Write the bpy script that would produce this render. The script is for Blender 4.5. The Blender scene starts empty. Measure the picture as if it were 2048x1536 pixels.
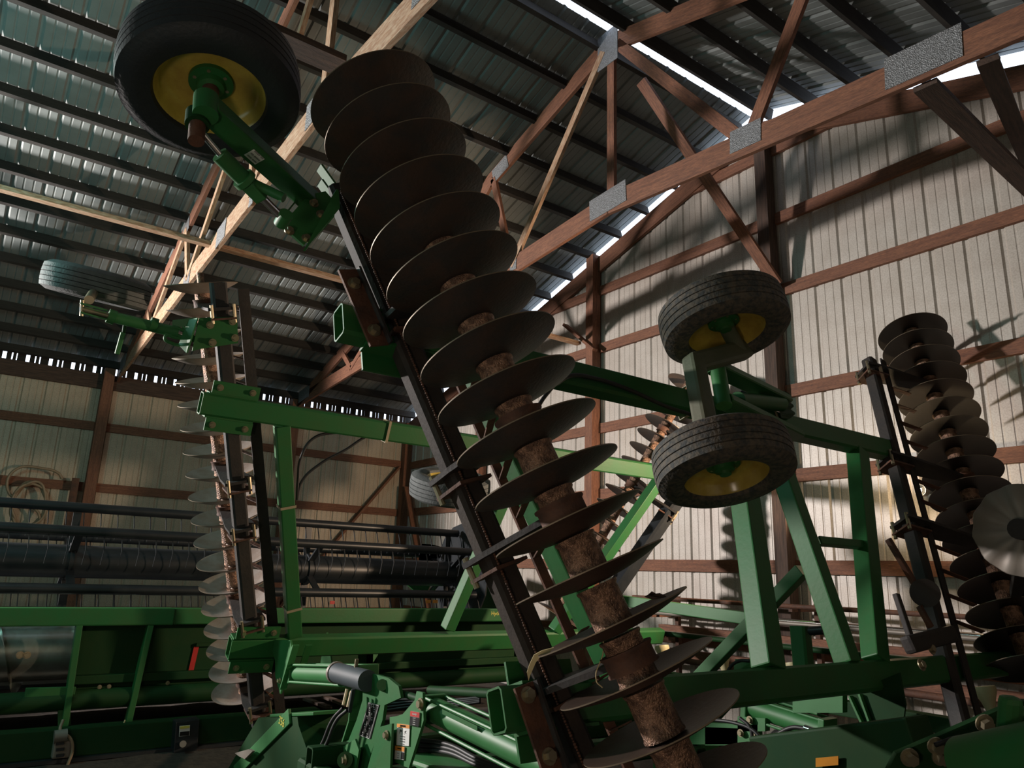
import bpy, bmesh, math, random
import numpy as np
from mathutils import Vector, Matrix
random.seed(7)
S = bpy.context.scene
COL = S.collection
V = Vector

# ------------------------------------------------------------------ camera
FPX = 1491.07
YAW, PITCH, ROLL = map(math.radians, (54.3171, 14.3492, 1.9542))
CAM = V((0, 0, 1.6))
FW = V((math.cos(YAW)*math.cos(PITCH), math.sin(YAW)*math.cos(PITCH), math.sin(PITCH)))
R0 = V((math.sin(YAW), -math.cos(YAW), 0)); U0 = R0.cross(FW)
RT = R0*math.cos(ROLL)+U0*math.sin(ROLL); UP = U0*math.cos(ROLL)-R0*math.sin(ROLL)
cd = bpy.data.cameras.new('camera'); cam = bpy.data.objects.new('camera', cd); COL.objects.link(cam)
cd.sensor_width = 36; cd.lens = 36*FPX/2048; cd.clip_start = 0.05; cd.clip_end = 200
cam.matrix_world = Matrix(((RT.x, UP.x, -FW.x, CAM.x), (RT.y, UP.y, -FW.y, CAM.y), (RT.z, UP.z, -FW.z, CAM.z), (0, 0, 0, 1)))
S.camera = cam

# ------------------------------------------------------------------ world, lights, exposure
w = bpy.data.worlds.new('sky'); S.world = w; w.use_nodes = True
bg = w.node_tree.nodes['Background']; bg.inputs[0].default_value = (0.72, 0.82, 1.0, 1); bg.inputs[1].default_value = 2.2
S.view_settings.view_transform = 'Standard'; S.view_settings.look = 'None'
S.view_settings.exposure = 0.6; S.view_settings.gamma = 1.0; S.view_settings.use_curve_mapping = False

def lamp(name, loc, aim, energy, color, size, kind='AREA', spot=None):
    l = bpy.data.lights.new(name, kind); l.energy = energy; l.color = color
    if kind == 'AREA': l.shape = 'DISK'; l.size = size
    else: l.shadow_soft_size = size
    if spot: l.spot_size = spot; l.spot_blend = 0.3
    o = bpy.data.objects.new(name, l); COL.objects.link(o); o.location = loc
    d = V(aim)-V(loc); o.rotation_euler = d.to_track_quat('-Z', 'Y').to_euler()
    return o
def point(name, loc, energy, color, size):
    l = bpy.data.lights.new(name, 'POINT'); l.energy = energy; l.color = color; l.shadow_soft_size = size
    o = bpy.data.objects.new(name, l); COL.objects.link(o); o.location = loc
lamp('warm_flood_light', (6.78, 3.42, 2.50), (-0.5, 13.4, 2.9), 500, (1.0, 0.72, 0.50), 0.05, 'SPOT', math.radians(95))
lamp('left_flood_light', (-4.0, 11.2, 3.6), (7.0, 3.3, 3.5), 3600, (1.0, 0.91, 0.87), 0.25, 'SPOT', math.radians(84))
point('overhead_tube_light', (-1.6, 6.6, 4.3), 120, (0.42, 0.93, 0.88), 0.45)
point('camera_fill_light', (-1.3, 0.2, 0.9), 48, (1.0, 0.80, 0.64), 0.25)  # added warm fill low beside the camera, not a lamp of the shed
point('teal_fill_light', (-3.5, 2.5, 2.6), 50, (0.62, 0.95, 0.92), 1.2)  # wide teal fill left of the camera; no doorway is modelled

# ------------------------------------------------------------------ helpers
def at(x, y, P0, n):
    d = FW+RT*((x-1024)/FPX)-UP*((y-768)/FPX); n = V(n)
    return CAM+d*((V(P0)-CAM).dot(n)/d.dot(n))
def pd(x, y, dist):
    return CAM+(FW+RT*((x-1024)/FPX)-UP*((y-768)/FPX))*dist
WM = {}
def empty(name, loc, parent=None, **kw):
    o = bpy.data.objects.new(name, None); COL.objects.link(o); o.empty_display_size = .2
    M = Matrix.Translation(V(loc)); WM[o] = M
    if parent: o.parent = parent; o.matrix_local = WM[parent].inverted() @ M
    else: o.matrix_world = M
    tag(o, **kw); return o
def tag(o, label=None, cat=None, group=None, kind=None):
    if label: o['label'] = label
    if cat: o['category'] = cat
    if group: o['group'] = group
    if kind: o['kind'] = kind
def link(name, me, mat, parent=None, M=None, **kw):
    o = bpy.data.objects.new(name, me); COL.objects.link(o)
    if mat and not me.materials: me.materials.append(mat)
    M = M or Matrix.Identity(4); WM[o] = M
    if parent: o.parent = parent; o.matrix_local = WM[parent].inverted() @ M
    else: o.matrix_world = M
    tag(o, **kw); return o
def mesh(bm, smooth=False, ang=None):
    bmesh.ops.recalc_face_normals(bm, faces=bm.faces)
    me = bpy.data.meshes.new('m'); bm.to_mesh(me); bm.free()
    if smooth:
        me.polygons.foreach_set('use_smooth', [True]*len(me.polygons))
        if ang: me.set_sharp_from_angle(angle=math.radians(ang))
    return me
def frame(p0, p1, up):
    """matrix with local X from p0 to p1, local Z near `up`, origin at the middle"""
    p0, p1 = V(p0), V(p1); x = (p1-p0).normalized(); z = V(up); z = (z-x*z.dot(x)).normalized(); y = z.cross(x)
    c = (p0+p1)/2
    return Matrix(((x.x, y.x, z.x, c.x), (x.y, y.y, z.y, c.y), (x.z, y.z, z.z, c.z), (0, 0, 0, 1))), (p1-p0).length
def addbox(bm, L, W, H, M=None, bev=0):
    r = bmesh.ops.create_cube(bm, size=1, matrix=Matrix.Diagonal((L, W, H, 1)))
    vs = r['verts']
    if bev:
        es = list({e for v in vs for e in v.link_edges})
        r2 = bmesh.ops.bevel(bm, geom=es, offset=bev, segments=2, affect='EDGES', profile=.6)
        vs = list({v for f in r2['faces'] for v in f.verts})
    if M is not None: bmesh.ops.transform(bm, matrix=M, verts=vs)
    return vs
_bars = {}
def bar(name, p0, p1, W, H, up, mat, parent, bev=0, **kw):
    M, L = frame(p0, p1, up); k = (round(L, 3), W, H, bev, mat.name)
    if k not in _bars:
        bm = bmesh.new(); addbox(bm, L, W, H, None, bev); _bars[k] = mesh(bm)
    return link(name, _bars[k], mat, parent, M, **kw)
def tube_rect(name, p0, p1, W, H, t, up, mat, parent, **kw):
    """hollow rectangular tube with open mouths"""
    M, L = frame(p0, p1, up); bm = bmesh.new()
    def ring(x, w, h, b):
        pts = []
        for sx, sy in ((1, 1), (-1, 1), (-1, -1), (1, -1)):
            a = [(w/2-b, h/2), (w/2, h/2-b)] if (sx, sy) in ((-1, 1), (1, -1)) else [(w/2, h/2-b), (w/2-b, h/2)]
            for (yy, zz) in a: pts.append((x, sx*yy, sy*zz))
        return [bm.verts.new(p) for p in pts]
    b = min(W, H)*.14
    rs = [ring(-L/2, W, H, b), ring(L/2, W, H, b), ring(L/2, W-2*t, H-2*t, b*.6), ring(-L/2, W-2*t, H-2*t, b*.6)]
    for i in range(4):
        A, B = rs[i], rs[(i+1) % 4]
        for j in range(8): bm.faces.new((A[j], A[(j+1) % 8], B[(j+1) % 8], B[j]))
    return link(name, mesh(bm), mat, parent, M, **kw)
def cylM(p0, p1):
    z = (V(p1)-V(p0)); L = z.length; q = z.to_track_quat('Z', 'Y').to_matrix().to_4x4()
    return Matrix.Translation((V(p0)+V(p1))/2) @ q, L
_cyl = {}
def cyl(name, p0, p1, r, mat, parent, n=20, r2=None, **kw):
    M, L = cylM(p0, p1); k = (round(L, 4), r, r2, n, mat.name)
    if k not in _cyl:
        bm = bmesh.new(); bmesh.ops.create_cone(bm, cap_ends=True, segments=n, radius1=r, radius2=r if r2 is None else r2, depth=L)
        _cyl[k] = mesh(bm, True, 40)
    return link(name, _cyl[k], mat, parent, M, **kw)
def lathe(prof, n=48, close=False):
    bm = bmesh.new(); rings = []
    for r, z in prof:
        rings.append([bm.verts.new((r*math.cos(2*math.pi*i/n), r*math.sin(2*math.pi*i/n), z)) for i in range(n)] if r > 1e-5 else [bm.verts.new((0, 0, z))])
    m = len(rings)
    for i in range(m if close else m-1):
        A, B = rings[i], rings[(i+1) % m]
        for j in range(n):
            a = [A[j % len(A)], A[(j+1) % len(A)], B[(j+1) % len(B)], B[j % len(B)]]
            u = []
            for v in a:
                if v not in u: u.append(v)
            if len(u) > 2: bm.faces.new(u)
    return bm
def prism(pts, t):
    """flat plate: 3D points of one face, thickness vector t"""
    bm = bmesh.new(); t = V(t)
    a = [bm.verts.new(V(p)-t/2) for p in pts]; b = [bm.verts.new(V(p)+t/2) for p in pts]
    bm.faces.new(a); bm.faces.new(b[::-1])
    for i in range(len(a)): bm.faces.new((a[i], a[(i+1) % len(a)], b[(i+1) % len(a)], b[i]))
    return bm
def plate(name, pts, t, mat, parent, bev=0, **kw):
    c = sum((V(p) for p in pts), V())/len(pts)
    bm = prism([V(p)-c for p in pts], t)
    return link(name, mesh(bm), mat, parent, Matrix.Translation(c), **kw)
def hose(name, pts, r, mat, parent, n=8, res=8, **kw):
    cu = bpy.data.curves.new('c', 'CURVE'); cu.dimensions = '3D'; cu.bevel_depth = r; cu.bevel_resolution = 2; cu.resolution_u = res
    c = V(pts[0]); sp = cu.splines.new('BEZIER'); sp.bezier_points.add(len(pts)-1)
    for b, p in zip(sp.bezier_points, pts): b.co = V(p)-c; b.handle_left_type = b.handle_right_type = 'AUTO'
    o = bpy.data.objects.new('t', cu); me = bpy.data.meshes.new_from_object(o); bpy.data.objects.remove(o)
    me.polygons.foreach_set('use_smooth', [True]*len(me.polygons))
    me.materials.clear()
    return link(name, me, mat, parent, Matrix.Translation(c), **kw)
def text(s, p, xdir, normal, size, mat, parent, name='lettering'):
    cu = bpy.data.curves.new('f', 'FONT'); cu.body = s; cu.size = size; cu.extrude = .0006; cu.align_x = 'CENTER'; cu.align_y = 'CENTER'
    o = bpy.data.objects.new('t', cu); me = bpy.data.meshes.new_from_object(o); bpy.data.objects.remove(o); me.materials.clear()
    x = V(xdir).normalized(); z = V(normal).normalized(); x = (x-z*x.dot(z)).normalized(); y = z.cross(x)
    M = Matrix(((x.x, y.x, z.x, p[0]), (x.y, y.y, z.y, p[1]), (x.z, y.z, z.z, p[2]), (0, 0, 0, 1)))
    return link(name, me, mat, parent, M)

# ------------------------------------------------------------------ materials
def material(name, base, rough=.6, metal=0, dirt=None, scale=6, amount=.5, bump=.0, bscale=60, stretch=None, spec=.5, streak=None, dots=None, sharp=.12):
    m = bpy.data.materials.new(name); m.use_nodes = True; nt = m.node_tree; N = nt.nodes; L = nt.links
    b = N['Principled BSDF']; b.inputs['Roughness'].default_value = rough; b.inputs['Metallic'].default_value = metal
    b.inputs['Specular IOR Level'].default_value = spec
    tc = N.new('ShaderNodeTexCoord'); mp = N.new('ShaderNodeMapping'); L.new(tc.outputs['Object'], mp.inputs[0])
    if stretch: mp.inputs['Scale'].default_value = stretch
    no = N.new('ShaderNodeTexNoise'); no.inputs['Scale'].default_value = scale; no.inputs['Detail'].default_value = 7; no.inputs['Roughness'].default_value = .65
    L.new(mp.outputs[0], no.inputs['Vector'])
    rp = N.new('ShaderNodeValToRGB'); rp.color_ramp.elements[0].position = .5-sharp; rp.color_ramp.elements[1].position = .5+sharp
    L.new(no.outputs[0], rp.inputs[0])
    mx = N.new('ShaderNodeMix'); mx.data_type = 'RGBA'; mx.inputs[6].default_value = (*base, 1)
    d = dirt or tuple(c*.7 for c in base); mx.inputs[7].default_value = (*d, 1)
    ml = N.new('ShaderNodeMath'); ml.operation = 'MULTIPLY'; ml.inputs[1].default_value = amount
    L.new(rp.outputs[0], ml.inputs[0]); L.new(ml.outputs[0], mx.inputs[0])
    out = mx.outputs[2]
    if streak:
        n3 = N.new('ShaderNodeTexNoise'); n3.inputs['Scale'].default_value = streak[0]; n3.inputs['Detail'].default_value = 4
        m3 = N.new('ShaderNodeMapping'); m3.inputs['Scale'].default_value = streak[1]; L.new(tc.outputs['Object'], m3.inputs[0]); L.new(m3.outputs[0], n3.inputs['Vector'])
        r3 = N.new('ShaderNodeValToRGB'); r3.color_ramp.elements[0].position = .42; r3.color_ramp.elements[1].position = .62; L.new(n3.outputs[0], r3.inputs[0])
        x3 = N.new('ShaderNodeMix'); x3.data_type = 'RGBA'; m4 = N.new('ShaderNodeMath'); m4.operation = 'MULTIPLY'; m4.inputs[1].default_value = streak[3]
        L.new(r3.outputs[0], m4.inputs[0]); L.new(m4.outputs[0], x3.inputs[0]); L.new(out, x3.inputs[6]); x3.inputs[7].default_value = (*streak[2], 1); out = x3.outputs[2]
    L.new(out, b.inputs['Base Color'])
    if bump:
        n2 = N.new('ShaderNodeTexVoronoi' if dots else 'ShaderNodeTexNoise'); n2.inputs['Scale'].default_value = bscale
        L.new(mp.outputs[0], n2.inputs['Vector']); bu = N.new('ShaderNodeBump'); bu.inputs['Strength'].default_value = bump; bu.inputs['Distance'].default_value = .01
        L.new(n2.outputs[0], bu.inputs['Height']); L.new(bu.outputs[0], b.inputs['Normal'])
    return m
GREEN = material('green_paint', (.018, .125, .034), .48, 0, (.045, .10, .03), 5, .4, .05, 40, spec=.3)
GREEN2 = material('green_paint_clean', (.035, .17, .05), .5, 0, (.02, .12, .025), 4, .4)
GREEND = material('shaded_green_paint', (.008, .042, .013), .6, 0, (.018, .045, .013), 5, .5, spec=.15)  # darker copy of the green; shade on header back and frame put in the colour
CAST = material('dusty_green_casting', (.10, .105, .065), .65, 0, (.05, .075, .035), 5, .7, .15, 40)
LITRUB = material('lit_muddy_tyre_rubber', (.12, .13, .13), .8, 0, (.06, .07, .07), 8, .7, .3, 60)  # paler rubber: light from above put into the colour, plus mud
GREYB = material('blue_grey_paint', (.05, .065, .075), .6)
YEL = material('yellow_paint', (.50, .38, .07), .22, 0, (.25, .14, .03), 6, .5)
RUB = material('tyre_rubber', (.013, .017, .021), .6, 0, (.02, .022, .022), 8, .5, .2, 60)
MUD = material('muddy_tyre_rubber', (.04, .044, .044), .8, 0, (.14, .112, .08), 34, .7, .4, 60, sharp=.09)
BARR = material('brown_bar_steel', (.04, .03, .024), .7, .0, (.02, .018, .017), 5, .7, .2, 50, spec=.2)
DISCE = material('shaded_disc_steel', (.012, .011, .010), .55, .25, (.025, .017, .012), 5, .6)  # the rear gang's shade is put into this darker disc colour
BARM = material('gang_bar_steel', (.03, .029, .029), .6, .1, (.055, .045, .038), 5, .6, .15, 50, spec=.25)
RUST = material('rusty_steel', (.13, .055, .03), .75, .1, (.045, .026, .02), 7, .8, .35, 45)
SPOOL = material('spool_rust', (.34, .20, .13), .42, .45, (.08, .045, .032), 22, .8, .9, 140, sharp=.07)
DISCA = material('brown_disc_steel', (.044, .041, .037), .5, .15, (.075, .048, .034), 7, .75, .2, 60, sharp=.09)
DISCR = material('rusted_disc_steel', (.075, .042, .028), .5, .3, (.045, .03, .023), 4, .7, .1, 50)
DISCB = material('dusty_disc_steel', (.30, .27, .24), .5, .15, (.20, .14, .10), 5, .7, .1, 60)
EDGE = material('worn_disc_edge', (.20, .155, .105), .5, .4)
BLK = material('black_paint', (.012, .016, .02), .38, 0, (.03, .033, .035), 4, .5)
HOSE = material('black_hose', (.015, .015, .016), .5)
GALV = material('galvanised_plate', (.22, .23, .24), .5, .4, (.12, .12, .12), 40, .7, .6, 130, dots=True)
CHR = material('chrome', (.8, .8, .8), .12, 1)
BOLT = material('zinc_bolt', (.42, .36, .24), .35, .8)
STRAP = material('beige_strap', (.35, .30, .19), .6)
WOOD = material('red_brown_timber', (.25, .105, .055), .75, 0, (.13, .052, .03), 3, .8, .25, 20, (1.2, 14, 14), streak=(9, (3, 30, 30), (.05, .025, .018), .5))
WOODL = material('pale_timber', (.34, .20, .115), .75, 0, (.20, .10, .055), 3, .7, .25, 20, (1.2, 14, 14), streak=(5, (2.5, 12, 12), (.52, .42, .3), .45))
WOODD = material('dark_timber', (.085, .05, .035), .8, 0, (.03, .02, .015), 3, .8, .3, 20, (1.2, 14, 14))
PURL = material('grey_purlin_timber', (.028, .025, .021), .85, 0, (.012, .011, .01), 3, .7, 0, 20, (1.5, 10, 10))
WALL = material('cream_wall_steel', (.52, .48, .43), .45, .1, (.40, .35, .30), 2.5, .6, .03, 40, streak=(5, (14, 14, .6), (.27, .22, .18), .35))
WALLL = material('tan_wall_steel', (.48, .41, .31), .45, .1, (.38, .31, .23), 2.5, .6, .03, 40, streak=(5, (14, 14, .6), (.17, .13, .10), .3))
ROOFM = material('grey_roof_steel', (.175, .195, .19), .62, .0, (.13, .145, .14), 2.5, .6, spec=.35)
DIRT = material('dirt_floor', (.05, .04, .03), .95, 0, (.018, .014, .012), 12, .8, .8, 30)
WHITE = material('white_sticker', (.75, .75, .72), .5)
ORANGE = material('orange_sticker', (.75, .28, .05), .5)
REDM = material('red_sticker', (.5, .02, .015), .5)
BLKS = material('black_sticker', (.01, .01, .01), .4)
YELT = material('yellow_lettering', (.75, .65, .12), .5)
AMBER = material('amber_reflector', (.55, .22, .02), .3)
CREAM = material('cream_plastic', (.5, .45, .26), .5)
SHINY = material('polished_auger_steel', (.35, .42, .38), .25, .7, (.2, .13, .10), 4, .5)  # lightened and tinted to carry a green reflection in the colour
HOSET = material('tan_hose', (.30, .22, .14), .5)
PALE = material('pale_blade_steel', (.22, .20, .17), .5, .2, (.2, .16, .13), 5, .6)
STRAW = material('straw', (.6, .48, .25), .7)

# ------------------------------------------------------------------ the shed
XG, YE, YN, XB = 7.10, 13.40, -3.6, -9.0       # gable wall, far eave wall, near eave wall, back wall
YR, ZR, K = 4.93, 7.26, .304                     # ridge and roof pitch
def zroof(y): return ZR-K*abs(y-YR)
fl = bmesh.new(); bmesh.ops.create_grid(fl, x_segments=60, y_segments=60, size=10)
for v in fl.verts: v.co.z = random.uniform(-.012, .012)
link('floor', mesh(fl), DIRT, None, Matrix.Translation((0, 4.5, 0)), kind='structure')

def panel_mesh(heights, axis_len=None):
    """ribbed sheet, width .914 along local x, from 0 up along local y; heights: top height at each end"""
    prof = []; 
    for k in range(3):
        b = k*.3048
        prof += [(b, .019), (b+.012, .019), (b+.03, 0), (b+.092, 0), (b+.099, .0045), (b+.109, .0045), (b+.116, 0), (b+.188, 0), (b+.195, .0045), (b+.205, .0045), (b+.212, 0), (b+.275, 0), (b+.293, .019)]
    prof.append((.9144, .019)); bm = bmesh.new(); lo = []; hi = []
    for x, z in prof:
        lo.append(bm.verts.new((x, 0, z))); hi.append(bm.verts.new((x, heights[0]+(heights[1]-heights[0])*x/.9144, z)))
    for i in range(len(prof)-1): bm.faces.new((lo[i], lo[i+1], hi[i+1], hi[i]))
    me = bpy.data.meshes.new('m'); bm.to_mesh(me); bm.free(); return me
def MX(x, y, z, o):
    return Matrix(((x[0], y[0], z[0], o[0]), (x[1], y[1], z[1], o[1]), (x[2], y[2], z[2], o[2]), (0, 0, 0, 1)))
# gable wall (end wall seen on the right)
wr = empty('wall_right', (XG, 4, 0), kind='structure')
y = YE
while y > YN:
    y1 = y-.9144; g = .17
    h = (zroof(y)-g, zroof(y1)-g)
    if y > YR > y1: h = (zroof(y)-g, zroof(y1)-g)
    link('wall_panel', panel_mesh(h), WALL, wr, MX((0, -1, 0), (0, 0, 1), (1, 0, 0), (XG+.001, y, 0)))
    y = y1
for z, hh in ((.93, .09), (1.775, .137), (2.72, .137), (3.645, .137), (4.83, .137), (5.72, .137), (6.62, .137)):
    half = (ZR-.3-z)/K; a = min(YE-.1, YR+half); b = max(YN+.1, YR-half)
    cuts = [YE-.1, 7.76, 4.76, 1.7, YN]
    for i in range(4):
        lo, hi = max(cuts[i+1]+.07, b), min(cuts[i]-.07, a)
        if hi-lo > .3: bar('girt', (XG-.025, hi, z), (XG-.025, lo, z), .045, hh, (0, 0, 1), WOOD, wr)
for y in (7.76, 4.76, 1.7, -1.2, 10.6):
    bar('post', (XG-.1, y, 0), (XG-.1, y, zroof(y)-.12 if y != 4.76 else 6.9), .15, .15, (1, 0, 0), WOODD if y == 4.76 else WOOD, wr)
bar('post', (XG-.1, YE-.1, 0), (XG-.1, YE-.1, 4.5), .15, .15, (1, 0, 0), WOOD, wr)
for s, ye in ((1, YE), (-1, YN)):                                   # rake rafters
    p0, p1 = V((XG-.045, YR, ZR-.29)), V((XG-.045, ye, zroof(ye)-.29))
    bar('rafter', p0, p1, .045, .235, (0, 0, 1), WOOD, wr)
bar('corner_brace', at(1130, 650, (6.9, 0, 0), (1, 0, 0)), at(1190, 700, (6.9, 0, 0), (1, 0, 0)), .04, .09, (1, 0, 0), WOOD, wr)
bar('corner_brace', (6.95, 13.1, 3.2), (6.95, 11.9, .8), .04, .12, (1, 0, 0), WOOD, wr)
# far eave wall (left)
wl = empty('wall_left', (0, YE, 0), kind='structure')
x = XG
while x > XB:
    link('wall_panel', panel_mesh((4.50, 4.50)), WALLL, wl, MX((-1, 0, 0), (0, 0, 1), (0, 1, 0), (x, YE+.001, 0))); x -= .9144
posts = [XG-.1, 4.62, 1.53, -1.5, -4.5, -7.5]
for z, hh in ((.85, .137), (1.75, .137), (2.71, .137), (3.67, .137)):
    for i in range(5):
        bar('girt', (posts[i]-.08, YE-.025, z), (posts[i+1]+.08, YE-.025, z), .045, hh, (0, 0, 1), WOOD, wl)
for x in posts[1:]: bar('post', (x, YE-.12, 0), (x, YE-.12, 4.62), .15, .17, (0, 1, 0), WOOD, wl)
bar('eave_girder', (XG-.1, YE-.05, 4.40), (XB, YE-.05, 4.40), .05, .24, (0, 0, 1), WOODD, wl)
bar('corner_brace', (6.85, YE-.1, 3.6), (4.7, YE-.1, .9), .04, .13, (0, 1, 0), WOOD, wl)
bm = bmesh.new(); x = XG-.01; i = 0                                          # closures between eave girder and roof, light comes through the gaps
while x > XB:
    for a, b in ((0, .112), (.128, .172), (.19, .255)):
        addbox(bm, b-a, .03, .17, Matrix.Translation((x-(a+b)/2-.006*random.random(), YE-.02, 4.595)))
    x -= .3048
link('eave_closure', mesh(bm), PURL, wl, kind='stuff')
bm = bmesh.new(); addbox(bm, XG-XB, .05, zroof(YN)-.02, Matrix.Translation(((XG+XB)/2, YN, zroof(YN)/2)))
link('wall_near', mesh(bm), WALLL, None, kind='structure')
link('wall_back', mesh(prism([(XB, YN, 0), (XB, YE, 0), (XB, YE, zroof(YE)), (XB, YR, ZR), (XB, YN, zroof(YN))], (.05, 0, 0))), WALLL, None, kind='structure')
# roof
ce = empty('ceiling', (0, YR, ZR), kind='structure')
cs = 1/math.sqrt(1+K*K); sn = K*cs
LL, LR = (YE+.04-YR)/cs, (YR-YN+.04)/cs
mL, mR = panel_mesh((LL, LL)), panel_mesh((LR, LR))
x = XG+.03
while x > XB:
    link('roof_panel', mL, ROOFM, ce, MX((-1, 0, 0), (0, cs, -sn), (0, sn, cs), (x, YR+.045, ZR-.01)))
    link('roof_panel', mR, ROOFM, ce, MX((-1, 0, 0), (0, -cs, -sn), (0, -sn, cs), (x, YR-.055, ZR-.01)))
    x -= .9144
ys = [YR+.17+.54*i for i in range(16)]+[YR-.26-.6*i for i in range(14)]
for y in ys:
    s = 1 if y > YR else -1
    if y > YE-.05 or y < YN+.05: continue
    bar('purlin', (XG-.02, y, zroof(y)-.08), (XB, y, zroof(y)-.08), .05, .125, (0, s*sn, cs), PURL, ce)
for s, o in ((1, .05), (-1, .05)):
    pass

# roof trusses
def truss(X, lab, main):
    t = empty('roof_truss', (X, YR, 4.6), kind='structure', label=lab, cat='truss')
    m = main
    def b2(n, a, b, h, off=0, mat=None, wd=.04):
        return bar(n, (X+off, a[0], a[1]), (X+off, b[0], b[1]), wd, h, (0, 0, 1) if abs(a[0]-b[0]) > .3 else (0, 1, 0), mat or m, t)
    top = lambda y: zroof(y)-.11-.10
    b2('top_chord', (YR, top(YR)), (YE-.1, top(YE-.1)), .2, 0, WOOD)
    b2('top_chord', (YR, top(YR)), (YN+.1, top(YN+.1)), .2, 0, WOOD)
    z0 = 5.19 if X > 3 else 5.0
    zm = 4.86 if X > 3 else 4.83
    cl = [(YE-.12, 4.56), (8.9, zm), (YR, z0)]
    cr = [(YR, z0), (1.2, z0-.27), (YN+.12, 4.56)]
    for a, b in ((cl[0], cl[1]), (cl[1], cl[2]), (cr[0], cr[1]), (cr[1], cr[2])): b2('bottom_chord', a, b, .215, 0)
    b2('king_post', (YR-.04, 7.05), (YR-.04, z0), .1, 0, m)
    zc = lambda y: np.interp(y, [YN, 1.2, YR, 8.9, YE], [4.56, z0-.27, z0, zm, 4.56])
    for a, bb in ((5.0, 6.55), (7.0, 6.55), (7.0, 8.9), (9.4, 8.9), (9.4, 10.9), (11.3, 10.9)):
        b2('web', (a, zroof(a)-.25), (bb, float(zc(bb))), .09, -.01, WOODL if a == 5.0 else m)
    for a, bb in ((4.8, 3.3), (2.6, 3.3), (2.6, 1.0), (.3, 1.0), (.3, -1.0), (-1.4, -1.0)):
        b2('web', (a, zroof(a)-.25), (bb, float(zc(bb))), .11, .0, m)
    def gp(y, z, wd, h, sl):
        bm = bmesh.new(); addbox(bm, .004, wd, h); M = Matrix.Translation((X-.024, y, z)) @ Matrix.Rotation(sl, 4, 'X')
        link('gusset_plate', mesh(bm), GALV, t, M)
    gp(YR, 6.99, .3, .42, 0); gp(YR, z0+.03, .52, .23, -.05); gp(6.85, 6.45, .32, .2, .0-.3)
    gp(3.3, z0-.06, .3, .2, .06); gp(1.9, z0-.17, .5, .24, .06); gp(6.5, z0-.09, .12, .22, 0); gp(7.5, (z0+zm)/2-.02, .32, .22, -.09)
    gp(12.9, 4.65, .5, .22, -.1); gp(9.4, zroof(9.4)-.24, .3, .2, -.3); gp(8.9, zm, .3, .22, -.07)
    return t
truss(4.65, 'roof truss nearest the right-hand cream gable wall, seen whole to its peak', WOOD)
truss(1.67, 'pale roof truss whose bottom chord runs up behind the tall near disc gang', WOODL)
truss(-1.3, 'roof truss overhead behind the camera side of the shed', WOOD)
truss(-4.3, 'rearmost roof truss near the back wall of the shed', WOOD)
# longitudinal braces on the bottom chords
def lb(p0, p1, w_, h, mat, lab):
    bar('ceiling_brace', p0, p1, w_, h, (0, 0, 1), mat, None, kind='structure', label=lab, cat='brace')
lb((-6, 7.95, 4.93), (6.9, 7.95, 4.93), .09, .045, WOODL, 'long pale board running on the bottom chords towards the gable wall')
lb((-6, 4.52, 5.10), (1.64, 4.52, 5.10), .2, .05, WOODD, 'wide dark board overhead beside the large gauge wheel')
bar('ceiling_brace', (5.3, 5.1, 7.0), (6.93, 4.62, 4.85), .04, .13, (0, 1, 0), WOOD, None, kind='structure', label='steep brown knee brace from the truss peak down to the gable post', cat='brace')
bar('ceiling_brace', at(1850, 170, (4.7, 0, 0), (1, 0, 0)), at(2080, 395, (7.0, 0, 0), (1, 0, 0)), .04, .15, (0, 1, 0), WOODD, None, kind='structure', label='dark slanting brace from the bottom chord to the gable wall at top right', cat='brace')
bar('ceiling_brace', at(1975, 120, (4.7, 0, 0), (1, 0, 0)), at(2060, 330, (7.0, 0, 0), (1, 0, 0)), .04, .12, (0, 1, 0), WOODD, None, kind='structure', label='short dark brace at the right edge below the roof', cat='brace')

# ------------------------------------------------------------------ disk harrow, folded
WA, NA = V((0, -.32, -.947)), V((0, .947, -.32))
WB, NB = V((0, .32, -.947)), V((0, -.947, -.32))
A0, B0 = V((0, 2.2818, 2.2818)), V((0, 6.2921, 1.8155))
def A(x, w_, n): return V((x, 0, 0))+A0+WA*w_+NA*n
def B(x, w_, n): return V((x, 0, 0))+B0+WB*w_+NB*n
RO = .482                                            # rail offset from the disc axes
def atA(x, y, n=RO): return at(x, y, A0+NA*n, NA)
def atB(x, y, n=RO): return at(x, y, B0+NB*n, NB)
SP = .1841
har = empty('disk_harrow', (3.6, 4.24, 0), label='large green folded disk harrow with rows of round blades standing upright in the shed', cat='disk harrow')

def disc_mesh(r, depth, mat, edge):
    n = 56; prof = []
    for k in range(8):
        q = k/7; prof.append((max(r*q, .0), depth*(q*q-1)))
    prof[0] = (0, 0)
    top = [(a, z+.0022) for a, z in prof]; bot = [(a, z-.0022) for a, z in prof]
    bm = lathe(bot+top[::-1], n)
    me = mesh(bm, True, 45); me.materials.append(mat); me.materials.append(edge)
    for p in me.polygons:
        c = p.center; rr = math.hypot(c.x, c.y)
        if rr > r*.985 : p.material_index = 1
    return me
def axisM(C, D, spin=0):
    q = V(D).normalized().to_track_quat('Z', 'Y').to_matrix().to_4x4()
    return Matrix.Translation(C) @ q @ Matrix.Rotation(spin, 4, 'Z')
def spool_mesh(r, L, mat):
    bm = lathe([(r*.25, -L/2), (r*1.08, -L/2), (r*1.08, -L/2+.008), (r, -L/2+.016), (r, L/2-.014), (r*1.06, L/2-.006), (r*1.06, L/2), (r*.25, L/2)], 28)
    me = mesh(bm, True, 50); me.materials.append(mat); return me
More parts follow.
